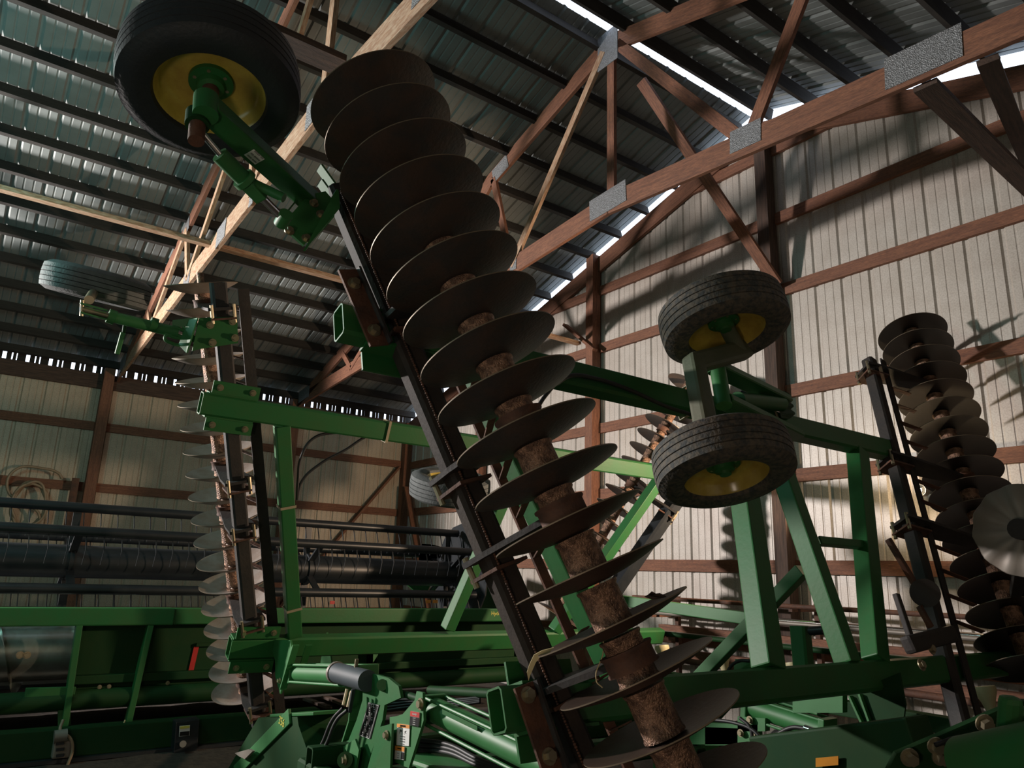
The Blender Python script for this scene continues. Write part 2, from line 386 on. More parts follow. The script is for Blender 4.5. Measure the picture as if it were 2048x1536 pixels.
def gang(C, D, n, r, barp, barw, dmat, concave_up, arms, nrm, label, mid, rs=.062, scr=None, sw=.05, dep=.045):
    """C: centre of disc `mid`, D: unit axis pointing down; barp: bar end points"""
    gb = tube_rect('gang_bar', barp[0], barp[1], barw, barw, .01, nrm-(nrm.cross((barp[1]-barp[0]).normalized())*.3 if n == 18 else V()), BARR if n == 18 else BARM, har, label=label)
    dm = disc_mesh(r, dep, dmat, EDGE); dm2 = disc_mesh(r, dep, DISCR, EDGE); sm = spool_mesh(rs, SP-.02, SPOOL)
    ax = -D if concave_up else D
    C = C-ax*.042
    for i in range(1, n+1):
        P = C+D*SP*(i-mid)
        wob = V((random.uniform(-.012, .012), random.uniform(-.012, .012), 0))
        link('disc_blade', dm2 if (i > 11 and dmat is DISCA) else dm, None, gb, axisM(P+ax*.042, ax+wob, random.random()*6))
        if i < n: link('spool', sm, None, gb, axisM(P+D*SP*.5, D))
    cyl('gang_bolt', C+D*(SP*(1-mid)-.13), C+D*(SP*(1-mid)+.05), .028, SPOOL, gb, 10)
    bd = (barp[1]-barp[0]).normalized()
    side = nrm.cross(bd).normalized()
    for f in arms:
        P = C+D*SP*(f-mid)                                  # bearing position between two discs
        t = (P-barp[0]).dot(bd); Q = barp[0]+bd*t
        if t < 0 or t > (barp[1]-barp[0]).length: continue
        d = (Q-P); L = d.length; d.normalize(); s = d.cross(bd).normalized()
        pts = [Q+s*.10+d*.09, Q+s*.10-d*.06, P+s*.055+d*.05, P+s*.0-d*.07, P-s*.055+d*.05, Q-s*.10-d*.06, Q-s*.10+d*.09]
        plate('bearing_arm', pts, bd*.022, BARM, gb)
        pts2 = [Q+s*.085+d*.1, Q+s*.085-d*.09, Q-s*.085-d*.09, Q-s*.085+d*.1]
        plate('clamp_plate', [p+bd*.07 for p in pts2], bd*.014, RUST, gb)
        for q in (-1, 1):
            cyl('clamp_bolt', Q+s*q*.075+d*.085-bd*.03, Q+s*q*.075+d*.085+bd*.1, .013, BOLT, gb, 8)
        link('bearing_housing', spool_mesh(rs*1.25, .07, RUST), None, gb, axisM(P, D))
    if scr:                                                   # scraper bar with blades reaching between the discs
        o = scr
        bar('scraper_bar', barp[0]+o, barp[1]+o, sw, .012, nrm, RUST if n == 18 else BARM, gb)
        Lb = (barp[1]-barp[0]).length
        for i in range(1, n+1):
            P = C+D*SP*(i-.5-mid); t = (P-barp[0]).dot(bd)
            if 0 < t < Lb:
                Q = barp[0]+o+bd*t
                bar('scraper_blade', Q, Q+(P-Q)*.42, .035, .006, bd, RUST, gb)
    return gb
DA = V((.313, -.304, -.9)).normalized(); CA = V((1.6185, 2.2818, 2.2818))
DB = V((.289, .246, -.925)).normalized(); CB = V((1.7664, 6.2921, 1.8155))
KR = .804
CE = CAM+(V((8.2124, 3.8124, 4.3415))-CAM)*KR; DE = V((-.2752, -.3076, -.9104)).normalized()
CD = CAM+(V((8.0382, 6.8902, 4.2978))-CAM)*KR; DD = V((-.3961, .2938, -.8695)).normalized()
bo = .462
def barline(C, D, N, t0, t1): 
    e = D-N*D.dot(N); e.normalize(); c = C+N*(bo-(C-(A0 if N == NA else B0)).dot(N)); return (c+e*t0, c+e*t1)
ga = gang(CA, DA, 18, .287, barline(CA, DA, NA, -1.36, 1.9), .118, DISCA, True, [5.5, 9.5, 11.5, 14.5], NA, 'dark steel bar of the nearest gang carrying brown blades', 9, .072, NA*.02+V((.24, 0, 0)))
gb_ = gang(CB, DB, 19, .266, barline(CB, DB, NB, -2.05, 1.42), .105, DISCB, True, [1.6, 8.5, 10.5, 14.5, 18.4], NB, 'black bar of the far left gang with pale dusty blades', 12, .055, scr=V((.19, 0, 0))+NB*-.05, sw=.08, dep=.075)
pe = (atA(1738, 722, bo), atA(1935, 1500, bo))
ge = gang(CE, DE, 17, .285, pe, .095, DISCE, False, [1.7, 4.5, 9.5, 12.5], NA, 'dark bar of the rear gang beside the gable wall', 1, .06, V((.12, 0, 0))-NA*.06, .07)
pdd = (atB(1500, 785, bo), atB(1222, 1190, bo))
gd = gang(CD, DD, 17, .25, pdd, .15, DISCA, False, [4.5, 8.5], NB, 'black bar of the small far gang seen between the wheels', 1, .05)
gd.data.materials[0] = BLK
# weld bead and straw along the near bar
e0, e1 = barline(CA, DA, NA, -1.3, 1.88); bd = (e1-e0).normalized(); sd = NA.cross(bd).normalized()
bm = bmesh.new()
for i in range(300):
    p = e0+(e1-e0)*(i/300)-NA*.062+sd*.045
    bmesh.ops.create_icosphere(bm, subdivisions=1, radius=.0045+random.random()*.003, matrix=Matrix.Translation(p-e0))
link('weld_bead', mesh(bm, True), RUST, ga, Matrix.Translation(e0))
# angle brackets that clamp gang A to the rails
def angle_bracket(Cx, n_, lab):
    pass

# rails and posts of the two wings
def rail(p0, p1, up, lab=None, w_=.10, h=.158): return tube_rect('wing_rail', p0, p1, w_, h, .008, up, GREEN, har, label=lab)
aw0, aw1 = -.523, 1.068
bw0, bw1 = -1.105, .70
rU = rail(A(1.16, aw0, RO), A(5.75, aw0, RO), WA, 'upper green rail of the near wing')
rL = rail(A(1.70, aw1, RO), A(6.1, aw1, RO), WA, 'lower green rail of the near wing')
rT = rail(B(1.225, bw0, RO), B(6.6, bw0, RO), WB, 'upper green rail of the far wing')
rB = rail(B(1.80, bw1, RO), B(6.5, bw1, RO), WB, 'lower green rail of the far wing')
def lpost(a, b, pw, pdp, w1_=None):
    p, q = atA(*a), atA(*b); wf = lambda v: (v-A0).dot(WA)
    t0 = (aw0+h-wf(p))/(wf(q)-wf(p)); t1 = (aw1-h-wf(p))/(wf(q)-wf(p))
    return bar('frame_post', p+(q-p)*t0, p+(q-p)*t1, pw, pdp, NA, GREEN, har, .008)
def post(fn, x0, w0, x1, w1, pw=.10, pdp=.10, off=RO, name='frame_post', mat=GREEN):
    return bar(name, fn(x0, w0, off), fn(x1, w1, off), pw, pdp, NA if fn is A else NB, mat, har, .008)
h = .079
post(A, 1.80, aw0+h, 2.33, aw1-h, .075)
lpost((1492, 1010), (1541, 1365), .125, .12)
lpost((1572, 965), (1697, 1330), .10, .11)
lpost((1716, 915), (1752, 1330), .115, .11)
bar('cross_rung', atA(1635, 1082), atA(1722, 1090), .05, .05, NA, GREEN, har, .004)
post(B, 1.83, bw0+h, 2.29, bw1-h, .11, .10)
bar('frame_post', atB(962, 1100)+(atB(962, 1100)-atB(897, 1250))*1.35, atB(895, 1258), .105, .1, NB, GREEN, har, .008)
bar('frame_post', atB(1322, 955), atB(1108, 1262), .105, .1, NB, GREEN, har, .008)
# lighter diagonal struts seen low between the near posts (rear centre frame)
bar('rear_strut', at(1235, 1200, (5.0, 0, 0), (1, 0, 0)), at(1505, 1238, (5.0, 0, 0), (1, 0, 0)), .08, .09, (0, 0, 1), GREEN2, har, .006)
bar('rear_strut', at(1605, 1140, (4.9, 0, 0), (1, 0, 0)), at(1392, 1362, (4.9, 0, 0), (1, 0, 0)), .09, .09, (1, 0, 0), GREEN2, har, .006)
# clamps holding the bars to the rails
def bolt(p, n, parent, r=.016, L=.02, name='bolt', mat=None):
    cyl(name, V(p), V(p)+V(n)*.006, r*1.5, mat or BOLT, parent, 16)
    return cyl(name, V(p), V(p)+V(n)*L, r, mat or BOLT, parent, 6)
def clamp(fn, N, W, rl, barp, w0, s, mat):
    """angle plate standing on a rail (side s) against the gang bar"""
    a, b = barp; t = ((fn(0, w0, bo)-a).dot(W))/((b-a).dot(W)); x = (a+(b-a)*t).x
    c = fn(x, w0+s*.085, RO-.0)
    plate('clamp_foot', [c+V((-.17, 0, 0))-N*.05, c+V((.17, 0, 0))-N*.05, c+V((.17, 0, 0))+N*.05, c+V((-.17, 0, 0))+N*.05], W*.012, mat, rl)
    c2 = c+W*s*.05+N*.055
    plate('clamp_plate', [c2+V((-.16, 0, 0))-W*.045, c2+V((.17, 0, 0))-W*.045, c2+V((.17, 0, 0))+W*.045, c2+V((-.16, 0, 0))+W*.045], N*.012, mat, rl)
    for dx in (-.11, .12): bolt(c2+V((dx, 0, 0))+N*.006, N, rl)
bA = barline(CA, DA, NA, -1.46, 1.9); bB = barline(CB, DB, NB, -2.05, 1.42)
for w0 in (bw0, bw1):
    for s in (-1, 1): clamp(B, NB, WB, rT if w0 == bw0 else rB, bB, w0, s, GREEN)
for w0 in (aw0, aw1):
    for s in (-1, 1): clamp(A, NA, WA, rU if w0 == aw0 else rL, bA, w0, s, GREEN)
# long angle irons on the camera side of the near bar
def angle_iron(px, ext):
    (x0, y0), (x1, y1) = px; n_ = bo-.07
    a = atA(x0, y0, n_+.0); b = atA(x1, y1, n_)
    d = (b-a).normalized(); s = NA.cross(d).normalized()
    if s.x > 0: s = -s
    plate('angle_iron', [a-s*.02, b-s*.02, b+s*.075, a+s*.075], NA*.012, RUST, ga)
    plate('angle_iron', [a-s*.02, b-s*.02, b-s*.02-NA*.03, a-s*.02-NA*.03], s*.012, BARM, ga)
    L = (b-a).length
    for f in ext: bolt(a+d*L*f+s*.03-NA*.006, -NA, ga, .02, .026)
angle_iron(((706, 540), (770, 690)), (.2, .82))
angle_iron(((1058, 1365), (1120, 1545)), (.12, .8))
# straps and hoses on the wings
def strap(fn, W, N, x, w0, along_rail=True, post_=None):
    if post_ is None:
        c = fn(x, w0, RO); d = V((1, 0, 0)); a, b = .058, .087; u, v = N, W
    bm = bmesh.new()
    for q, L, T in ((u*a, v, b), (-u*a, v, b), (v*b, u, a), (-v*b, u, a)):
        M, LL_ = frame(q-L*T, q+L*T, q); vs = addbox(bm, LL_, .022, .004, M)
    return link('strap', mesh(bm), STRAP, rT if fn is B else rU, Matrix.Translation(c))
strap(B, WB, NB, 2.68, bw0); strap(A, WA, NA, 3.35, aw0); strap(A, WA, NA, 4.2, aw0)
pB0, pB1 = B(1.83, bw0+h, RO), B(2.29, bw1-h, RO); dB = (pB1-pB0).normalized(); sB = NB.cross(dB).normalized()
for f in (.37, .86):
    c = pB0+(pB1-pB0)*f; bm = bmesh.new()
    for q, L, T in ((NB*.056, sB, .06), (-NB*.056, sB, .06), (sB*.059, NB, .057), (-sB*.059, NB, .057)):
        M, LL_ = frame(q-L*T, q+L*T, q); addbox(bm, LL_, .02, .004, M)
    link('strap', mesh(bm), STRAP, har, Matrix.Translation(c))
hose('hydraulic_hose', [atB(594, 1000), atB(596, 960), atB(602, 915), atB(625, 878), atB(665, 866), atB(700, 868)], .011, HOSE, har)
hose('hydraulic_hose', [atB(594, 1000), atB(604, 962), atB(640, 928), atB(690, 900), atB(735, 872), atB(770, 862)], .011, HOSE, har)
hose('hydraulic_hose', [atA(1112, 768, .40), atA(1140, 752, .40), atA(1190, 757, .41), atA(1260, 780, .41), atA(1330, 812, .41), atA(1385, 830, .41)], .012, HOSE, har)
hose('hydraulic_hose', [atA(1075, 815, .40), atA(1092, 790, .40), atA(1125, 757, .40), atA(1150, 750, .41)], .010, HOSE, har)

# ------------------------------------------------------------------ wheels
def tyre_mesh(R, Wd, mud):
    h = Wd/2; p = [(.60*R, -h*.75), (.62*R, -h*.92), (.74*R, -h*1.02), (.86*R, -h), (.93*R, -h*.86)]
    n = 5
    for k in range(n):                                       # five ribs with grooves between
        a = -h*.80+k*(h*1.6/n); b = a+h*1.6/n*.82
        cr = lambda z: R*(1-.035*(z/h)**2)
        p += [(cr(a)-.0, a), (cr(b), b)]
        if k < n-1: p += [(cr(b)-.012, b+.003), (cr(b)-.012, a+h*1.6/n-.003)]
    p += [(.93*R, h*.86), (.86*R, h), (.74*R, h*1.02), (.62*R, h*.92), (.60*R, h*.75), (.56*R, 0)]
    return mesh(lathe(p, 72, True), True, 35)
def rim_mesh(R, Wd):
    h = Wd/2; r = R*.615
    p = [(r*1.04, -h*.78), (r, -h*.80), (r*.93, -h*.62), (r*.90, -h*.3), (r*.80, -h*.12), (r*.72, -h*.02), (r*.55, h*.0), (r*.3, h*.02), (r*.3, h*.12), (r*.6, h*.10), (r*.84, h*.1), (r*.9, h*.5), (r*.97, h*.78), (r*1.04, h*.78)]
    return mesh(lathe(p, 64), True, 50)
def wheel(C, N, R, Wd, tm, lab, hubm=GREEN):
    t = link('wheel', tyre_mesh(R, Wd, 0), tm, har, axisM(C, N), label=lab)
    link('rim', rim_mesh(R, Wd), YEL, t, axisM(C, N))
    bm = lathe([(0, -Wd*.3), (.03, -Wd*.3), (.034, -Wd*.24), (.052, -Wd*.2), (.058, -Wd*.1), (.088, -Wd*.08), (.088, .02), (0, .02)], 28)
    link('hub', mesh(bm, True, 40), hubm, t, axisM(C, N))
    for k in range(6):
        a = k*math.pi/3; M = axisM(C, N)
        q = M @ V((.068*math.cos(a), .068*math.sin(a), -.004)); cyl('lug_nut', q, q-V(N).normalized()*.018, .008, BOLT, t, 6)
    return t
# N points away from the visible inner side
nA_ = -(WA+V((.03, .06, 0))).normalized()
gwA = V((.527, 2.956, 3.552)); wheel(gwA, nA_, .36, .22, RUB, 'large gauge wheel with shiny yellow rim high at upper left')
w1 = V((3.304, 2.565, 3.041)); wheel(w1, -(WA+V((-.02, .03, 0))).normalized(), .36, .23, MUD, 'upper muddy transport wheel of the near wing')
w2 = V((3.136, 2.472, 2.198)); wheel(w2, -(WA+V((-.1, -.02, 0))).normalized(), .36, .23, MUD, 'lower muddy transport wheel of the near wing')
gwB = V((.51, 5.95, 3.545)); wheel(gwB, -(WB+V((-.04, -.05, 0))).normalized(), .36, .21, LITRUB, 'teal-lit gauge wheel seen edge-on at the left')
wB = at(900, 974, (0, 5.95, 0), (0, 1, 0)); wheel(wB, (WB+V((.12, 0, 0))).normalized(), .375, .23, LITRUB, 'green-tinted muddy wheel behind the near gang bar')
# gauge wheel A: arm, spindle, turnbuckle, bracket
ge0 = pd(412, 212, 2.66); ge1 = atA(632, 412, bo-.02)
arm = bar('gauge_wheel_arm', ge0, ge1, .085, .085, NA, GREEN, har, .008)
cyl('spindle', gwA, gwA+WA*.20+V((0, 0, -.03)), .034, RUST, arm, 18)
cyl('arm_sleeve', ge0-WA*.045, ge0+WA*.05, .044, GREEN, arm, 20)
q0 = pd(395, 243, 2.66); cyl('pivot_pin', q0, q0+WA*.10, .028, RUST, arm, 14); cyl('pivot_boss', q0-WA*.04, q0+WA*.02, .042, GREEND, arm, 20)
bar('pivot_link', ge0+WA*.0, q0, .05, .05, WA, GREEND, arm, .006)
s0, s1 = pd(430, 300, 2.68), pd(567, 438, 2.92); sd_ = (s1-s0)
cyl('turnbuckle_rod', q0+WA*.03, s0+sd_*.12, .012, CHR, arm, 10)
cyl('turnbuckle_barrel', s0+sd_*.06, s0+sd_*.42, .032, GREEN, arm, 20)
cyl('barrel_collar', s0+sd_*.38, s0+sd_*.44, .044, GREEN2, arm, 20)
bar('turnbuckle_yoke', s0+sd_*.42, s0+sd_*.68, .05, .05, WA, GREEN2, arm, .006)
cyl('turnbuckle_rod', s0+sd_*.6, s0+sd_*.97, .016, CHR, arm, 12)
q = pd(568, 396, 2.80); cyl('handle_stub', s0+sd_*.5+WA*-.02, q, .018, GREEN, arm, 14)
cyl('rod_end', s1-NA*.03, s1+NA*.03, .028, GREEN2, arm, 20)
ctr = atA(627, 425, bo-.09)
pl = [(548, 455), (620, 372), (648, 384), (663, 392), (600, 497)]
bk = plate('gauge_bracket', [atA(a, b, bo-.10) for a, b in ((562, 452), (615, 392), (650, 384), (664, 400), (660, 432), (607, 492))], NA*.012, GREEN2, har)
plate('bracket_flange', [atA(664, 396, bo-.10), atA(667, 432, bo-.10), atA(608, 502, bo-.10), atA(608, 502, bo-.10)-NA*.05, atA(667, 432, bo-.10)-NA*.06, atA(664, 396, bo-.10)-NA*.06], (.01, 0, 0), GREEN2, bk)
plate('bracket_flange', [atA(556, 446, bo-.10), atA(600, 392, bo-.10), atA(600, 392, bo-.02), atA(556, 446, bo-.02)], (.008, .008, 0), GREEN2, bk)
for a, b in ((578, 463), (627, 408), (641, 430), (612, 478)): bolt(atA(a, b, bo-.107), -NA, bk, .014, .02)
for o in (-.05, .05):
    bar('bracket_rib', atA(640, 350, bo+.02)+WA*o, atA(690, 420, bo+.02)+WA*o, .012, .05, NA, GREEN2, bk)
lab = [ge0+(ge1-ge0)*t for t in (.33, .45)]
dd = (ge1-ge0).normalized(); ss = NA.cross(dd).normalized()
if ss.dot(CAM-ge0) < 0: ss = -ss
lc = ge0+(ge1-ge0)*.36+ss*.0445+NA*.0
nn = (NA-dd*NA.dot(dd)).normalized()
pl_ = plate('paper_label', [lc-dd*.036-nn*.02, lc+dd*.036-nn*.02, lc+dd*.036+nn*.025, lc-dd*.036+nn*.025], ss*.003, WHITE, arm)
text('==== ==\n== ====\n=== ===', lc+ss*.002, dd, ss, .016, BLKS, pl_)
# gauge wheel B
bb0 = B(.75, -1.62, .33)
qa, qb = atB(205, 628, .42), atB(455, 672, .42)
armB = cyl('gauge_wheel_arm', at(222, 633, qa, NB), at(355, 665, qb, NB), .038, GREEN2, har, 16)
cyl('turnbuckle_rod', atB(222, 633, .42), atB(165, 618, .42), .02, BOLT, armB, 10)
for o in (-1, 1): bar('yoke_plate', atB(160, 615+o*9, .42), atB(215, 630+o*9, .42), .05, .012, WB, GREEN2, armB, .003)
cyl('yoke_pin', atB(165, 600, .42), atB(163, 632, .42), .012, BOLT, armB, 10)
cyl('sleeve', atB(216, 631, .42), atB(230, 636, .42), .048, GREEN, armB, 16)
cyl('sleeve', atB(300, 648, .42), atB(314, 652, .42), .05, GREEN, armB, 16)
cyl('spindle', gwB, atB(178, 600, .42), .03, BOLT, armB, 14)
hose('lock_chain', [atB(252, 630, .38), atB(249, 655, .38), atB(245, 680, .38)], .012, GREEND, armB)
bar('lock_pin', atB(246, 665, .38), atB(234, 708, .38), .03, .03, NB, GREEN2, armB, .005)
bk2 = plate('gauge_bracket', [atB(a, b, bo+.07) for a, b in ((398, 636), (474, 633), (476, 686), (400, 698), (384, 702))], NB*.012, GREEN, har)
for a, b in ((420, 650), (465, 643), (425, 685), (470, 676)): bolt(atB(a, b, bo+.08), NB, bk2, .018, .025)
for o in (0, 1):
    plate('bracket_plate', [atB(345+o*20, 642+o*10, .42), atB(392, 636+o*40, .47), atB(392, 646+o*40, .47), atB(345+o*20, 656+o*14, .42)], WB*.012, GREEN2, bk2)
plate('bracket_flange', [atB(378, 640, .45), atB(396, 636, .54), atB(374, 706, .54), atB(358, 690, .45)], (.01, .0, 0), GREEN2, bk2)
for o in (0, 1): hose('clevis_loop', [atB(372, 662+o*14, .44), atB(340, 655+o*14, .44), atB(330, 662+o*14, .44), atB(342, 672+o*14, .44), atB(374, 678+o*14, .44)], .012, GREEN2, bk2)
# walking axle of the transport wheels
ax = [atA(1492, 705, .12), atA(1392, 722, .12), atA(1412, 830, .12), atA(1440, 905, .06)]
wa = bar('walking_beam', atA(1384, 728, .1), atA(1490, 700, .1), .11, .09, NA, CAST, har, .02)
bar('walking_beam_arm', atA(1386, 716, .1), atA(1415, 870, .08), .10, .09, NA, CAST, wa, .02)
cyl('axle_stub', w1, atA(1480, 705, .1), .045, CAST, wa, 20)
cyl('axle_stub', w2, atA(1425, 850, .09), .05, CAST, wa, 20)
cyl('pivot_tube', atA(1435, 735, .2), atA(1448, 812, .2), .045, GREEN2, wa, 24)
for a, b in (((1405, 742), (1443, 722)), ((1430, 812), (1466, 792))):
    tube_rect('rocker_arm', atA((a[0]+b[0])/2, (a[1]+b[1])/2, .2), atA((a[0]+b[0])/2+145, (a[1]+b[1])/2+70, .42), .11, .05, .007, WA, GREEN, wa)
cyl('lift_cylinder', atA(1475, 800, .3), atA(1562, 808, .4), .05, GREEN, wa, 24)
cyl('cylinder_rod', atA(1448, 800, .25), atA(1480, 800, .3), .02, CHR, wa, 16)
for k, (a, b) in enumerate(((1570, 795), (1575, 815), (1578, 830))):
    plate('cylinder_lug', [atA(a-18, b-6, .4), atA(a, b-12, .42), atA(a+12, b-4, .42), atA(a, b+6, .42), atA(a-16, b+4, .4)], WA*.015, GREEND, wa)
bolt(atA(1435, 860, .02), -NA, wa)

# ------------------------------------------------------------------ centre frame with towers and lift cylinders
YC = 4.24
for dy in (-.33, .33):
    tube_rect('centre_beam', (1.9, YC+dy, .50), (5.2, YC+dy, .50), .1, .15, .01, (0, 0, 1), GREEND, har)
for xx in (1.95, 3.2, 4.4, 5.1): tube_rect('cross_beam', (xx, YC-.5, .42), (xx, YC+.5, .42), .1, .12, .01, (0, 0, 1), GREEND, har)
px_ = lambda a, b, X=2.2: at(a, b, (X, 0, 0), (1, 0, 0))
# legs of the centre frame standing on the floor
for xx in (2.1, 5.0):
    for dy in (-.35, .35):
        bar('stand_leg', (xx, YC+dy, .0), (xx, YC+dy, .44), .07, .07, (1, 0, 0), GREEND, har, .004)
# hanging lugs on the lower rail of the far wing
def lug(pts, X, mat=GREEN, t=.014, name='hinge_lug'): return plate(name, [px_(a, b, X) for a, b in pts], (t, 0, 0), mat, har)
for dx in (0, .10): lug([(546, 1280), (582, 1280), (586, 1300), (562, 1388), (552, 1352), (552, 1322), (546, 1300)], 2.13+dx, GREEN2)
bar('lug_flange', px_(592, 1290, 2.13), px_(566, 1378, 2.13), .012, .05, (1, 0, 0), GREEN2, har)
bar('lug_flange', px_(618, 1290, 2.3), px_(600, 1350, 2.3), .012, .05, (1, 0, 0), GREEN, har)
bolt(px_(560, 1361, 2.115), (-1, 0, 0), har, .014)
lug([(655, 1265), (668, 1350), (658, 1352), (642, 1328), (645, 1310)], 2.75, GREEN2)
def cylinder(p0, p1, r, body, rod0=None, lab=None, tie=True):
    p0, p1 = V(p0), V(p1); c = cyl('lift_cylinder', p0, p1, r, body, har, 28, label=lab)
    d = (p1-p0).normalized()
    for e, s in ((p0, 1), (p1, -1)): bar('end_cap', e-d*.02, e+d*.02, r*2.35, r*2.35, (1, 0, 0), GREEN2, c, .006)
    u = V((1, 0, 0)); v = d.cross(u)
    for a in (-1, 1):
        for b in (-1, 1): cyl('tie_rod', p0+(u*a+v*b)*r, p1+(u*a+v*b)*r, .009, GREEN2, c, 8)
    if rod0 is not None: cyl('piston_rod', p0, rod0, .022, CHR, c, 16)
    return c
c1 = cylinder(px_(594, 1346), px_(735, 1352), .058, GREEN2, lab='bright green lift cylinder reaching to the far wing')
plate('clevis', [px_(572, 1352), px_(592, 1340), px_(592, 1358), px_(572, 1364)], (.05, 0, 0), GREEN2, c1)
# tower
tw = plate('tower', [px_(a, b, 2.16) for a, b in ((730, 1342), (780, 1356), (800, 1372), (805, 1395), (772, 1410), (768, 1440), (735, 1536), (668, 1545), (662, 1520), (670, 1495), (700, 1480), (716, 1440), (728, 1400))], (.02, 0, 0), GREEN, har, label='green centre tower with black sticker strip')
plate('tower_side', [px_(a, b, 2.32) for a, b in ((730, 1342), (780, 1356), (800, 1372), (805, 1395), (772, 1410), (768, 1440), (735, 1545), (668, 1545), (700, 1480), (716, 1440), (728, 1400))], (.02, 0, 0), GREEN, tw)
bar('tower_edge', px_(731, 1345, 2.25), px_(722, 1440, 2.25), .012, .17, (1, 0, 0), GREEN2, tw)
bar('tower_edge', px_(722, 1440, 2.25), px_(706, 1490, 2.25), .012, .17, (1, 0, 0), GREEN2, tw)
lug2 = plate('pivot_plate', [px_(a, b, 2.10) for a, b in ((664, 1536), (664, 1510), (672, 1496), (690, 1492), (712, 1478), (720, 1500), (712, 1545))], (.014, 0, 0), GREEN2, tw)
cyl('pivot_pin', px_(690, 1520, 2.04), px_(690, 1520, 2.3), .045, GREEN, tw, 20)
bolt(px_(690, 1520, 2.04), (-1, 0, 0), tw, .02)
cyl('round_boss', px_(764, 1370, 2.13), px_(764, 1370, 2.16), .032, GREEN2, tw, 24)
m0, m1 = px_(672, 1345, 2.12), px_(735, 1362, 2.12)
mt = cyl('grey_cylinder_block', m0, m1, .062, GREYB, tw, 24, label='dark grey round cylinder head with bolts on its face')
mdir = (m1-m0).normalized(); bm = bmesh.new(); 
for k in range(4):
    a = k*math.pi/2+.6; u = V((1, 0, 0)); v = mdir.cross(u); qq = m0+(u*math.cos(a)+v*math.sin(a))*.043
    cyl('head_bolt', qq-mdir*.012, qq, .012, PALE, mt, 8)
cyl('head_face', m0-mdir*.006, m0+mdir*.02, .068, PALE, mt, 20)
for k, (a, b) in enumerate(((695, 1378), (704, 1382))):
    q1 = px_(a, b, 2.06); q2 = px_(a-9, b+38, 2.04); cyl('hose_fitting', q1, q1+(q2-q1)*.85, .012, BOLT, mt, 10)
    hose('hydraulic_hose', [q2, px_(a-30, 1440, 2.02), px_(a-52, 1490, 2.0), px_(a-80, 1530, 1.98), px_(a-100, 1560, 1.96)], .011, HOSE, har)
bar('thin_lever', px_(714, 1318, 2.12), px_(711, 1340, 2.12), .012, .02, (1, 0, 0), BOLT, tw)
bar('thin_lever', px_(707, 1378, 2.05), px_(699, 1425, 2.05), .012, .02, (1, 0, 0), BLK, tw)
# black strip sticker with white pictograms
g4 = [px_(a, b, 2.147) for a, b in ((737, 1404), (759, 1410), (741, 1478), (718, 1471))]
ssk = plate('strip_sticker', g4, (.003, 0, 0), BLKS, tw, label='black sticker strip with white pictograms')
g5 = [g4[0]+(g4[1]-g4[0])*u+(g4[3]-g4[0])*v+V((-.002, 0, 0)) for u, v in ((.05, .02), (.95, .02), (.95, .98), (.05, .98))]
for q in range(4): bar('sticker_border', g5[q], g5[(q+1) % 4], .002, .001, (1, 0, 0), WHITE, ssk)
for k in range(4):
    for u, st, sz in ((.5, ('T <-', 'T /^', '| -, ', '|>'  )[k], .028), (.3, '==\n=', .013), (.72, '==\n==', .013)):
        c = g4[0]+(g4[1]-g4[0])*u+(g4[3]-g4[0])*(.09+.24*k+(.0 if u == .5 else .10))+V((-.0025, 0, 0))
        text(st, c, g4[1]-g4[0], (-1, 0, 0), sz, WHITE, ssk)
# plate with the warning stickers
pw = plate('tower_plate', [px_(a, b, 2.08) for a, b in ((836, 1382), (848, 1385), (848, 1402), (850, 1440), (820, 1536), (783, 1520), (782, 1434), (796, 1432), (808, 1428), (822, 1412), (832, 1400))], (.016, 0, 0), GREEN2, har, label='green plate with orange and red warning stickers')
bolt(px_(842, 1408, 2.07), (-1, 0, 0), pw, .02)
plate('pivot_plate', [px_(a, b, 2.03) for a, b in ((760, 1454), (786, 1447), (782, 1545), (735, 1545))], (.014, 0, 0), GREEN, pw); bolt(px_(774, 1470, 2.02), (-1, 0, 0), pw, .016)
def sticker(x0, y0, x1, y1, parts, X=2.066):
    g = [px_(x0, y0, X), px_(x1, y0+3, X), px_(x1-2, y1+2, X), px_(x0-2, y1, X)]
    b_ = plate('sticker', g, (.003, 0, 0), WHITE, pw)
    def lerp(u, v): return g[0]+(g[1]-g[0])*u+(g[3]-g[0])*v+V((-.0025, 0, 0))
    for u0, v0, u1, v1, m_ in parts: plate('sticker_field', [lerp(u0, v0), lerp(u1, v0), lerp(u1, v1), lerp(u0, v1)], (.002, 0, 0), m_, b_)
    return lerp, b_, g
l1, sb, g = sticker(795, 1447, 820, 1490, [(0, 0, 1, .16, ORANGE)])
text('WARNING', l1(.5, .08)+V((-.002, 0, 0)), g[1]-g[0], (-1, 0, 0), .013, BLKS, sb)
text('/^|  .<', l1(.5, .36)+V((-.001, 0, 0)), g[1]-g[0], (-1, 0, 0), .03, BLKS, sb)
text('=== ====\n==== ===\n== =====\n======', l1(.5, .74)+V((-.001, 0, 0)), g[1]-g[0], (-1, 0, 0), .012, BLKS, sb)
l1, sb, g = sticker(822, 1422, 840, 1450, [(0, 0, 1, .36, REDM), (0, .38, 1, 1, BLKS)])
text('DANGER', l1(.5, .18)+V((-.002, 0, 0)), g[1]-g[0], (-1, 0, 0), .011, WHITE, sb)
text('=====\n=== =\n====\n=====', l1(.5, .68)+V((-.002, 0, 0)), g[1]-g[0], (-1, 0, 0), .010, WHITE, sb)
l1, sb, g = sticker(791, 1491, 810, 1518, [(0, 0, 1, .34, ORANGE), (.7, .4, 1, .9, BLKS)])
text('WARNING', l1(.5, .17)+V((-.002, 0, 0)), g[1]-g[0], (-1, 0, 0), .009, BLKS, sb)
text('====\n===\n====', l1(.4, .68)+V((-.001, 0, 0)), g[1]-g[0], (-1, 0, 0), .010, BLKS, sb)
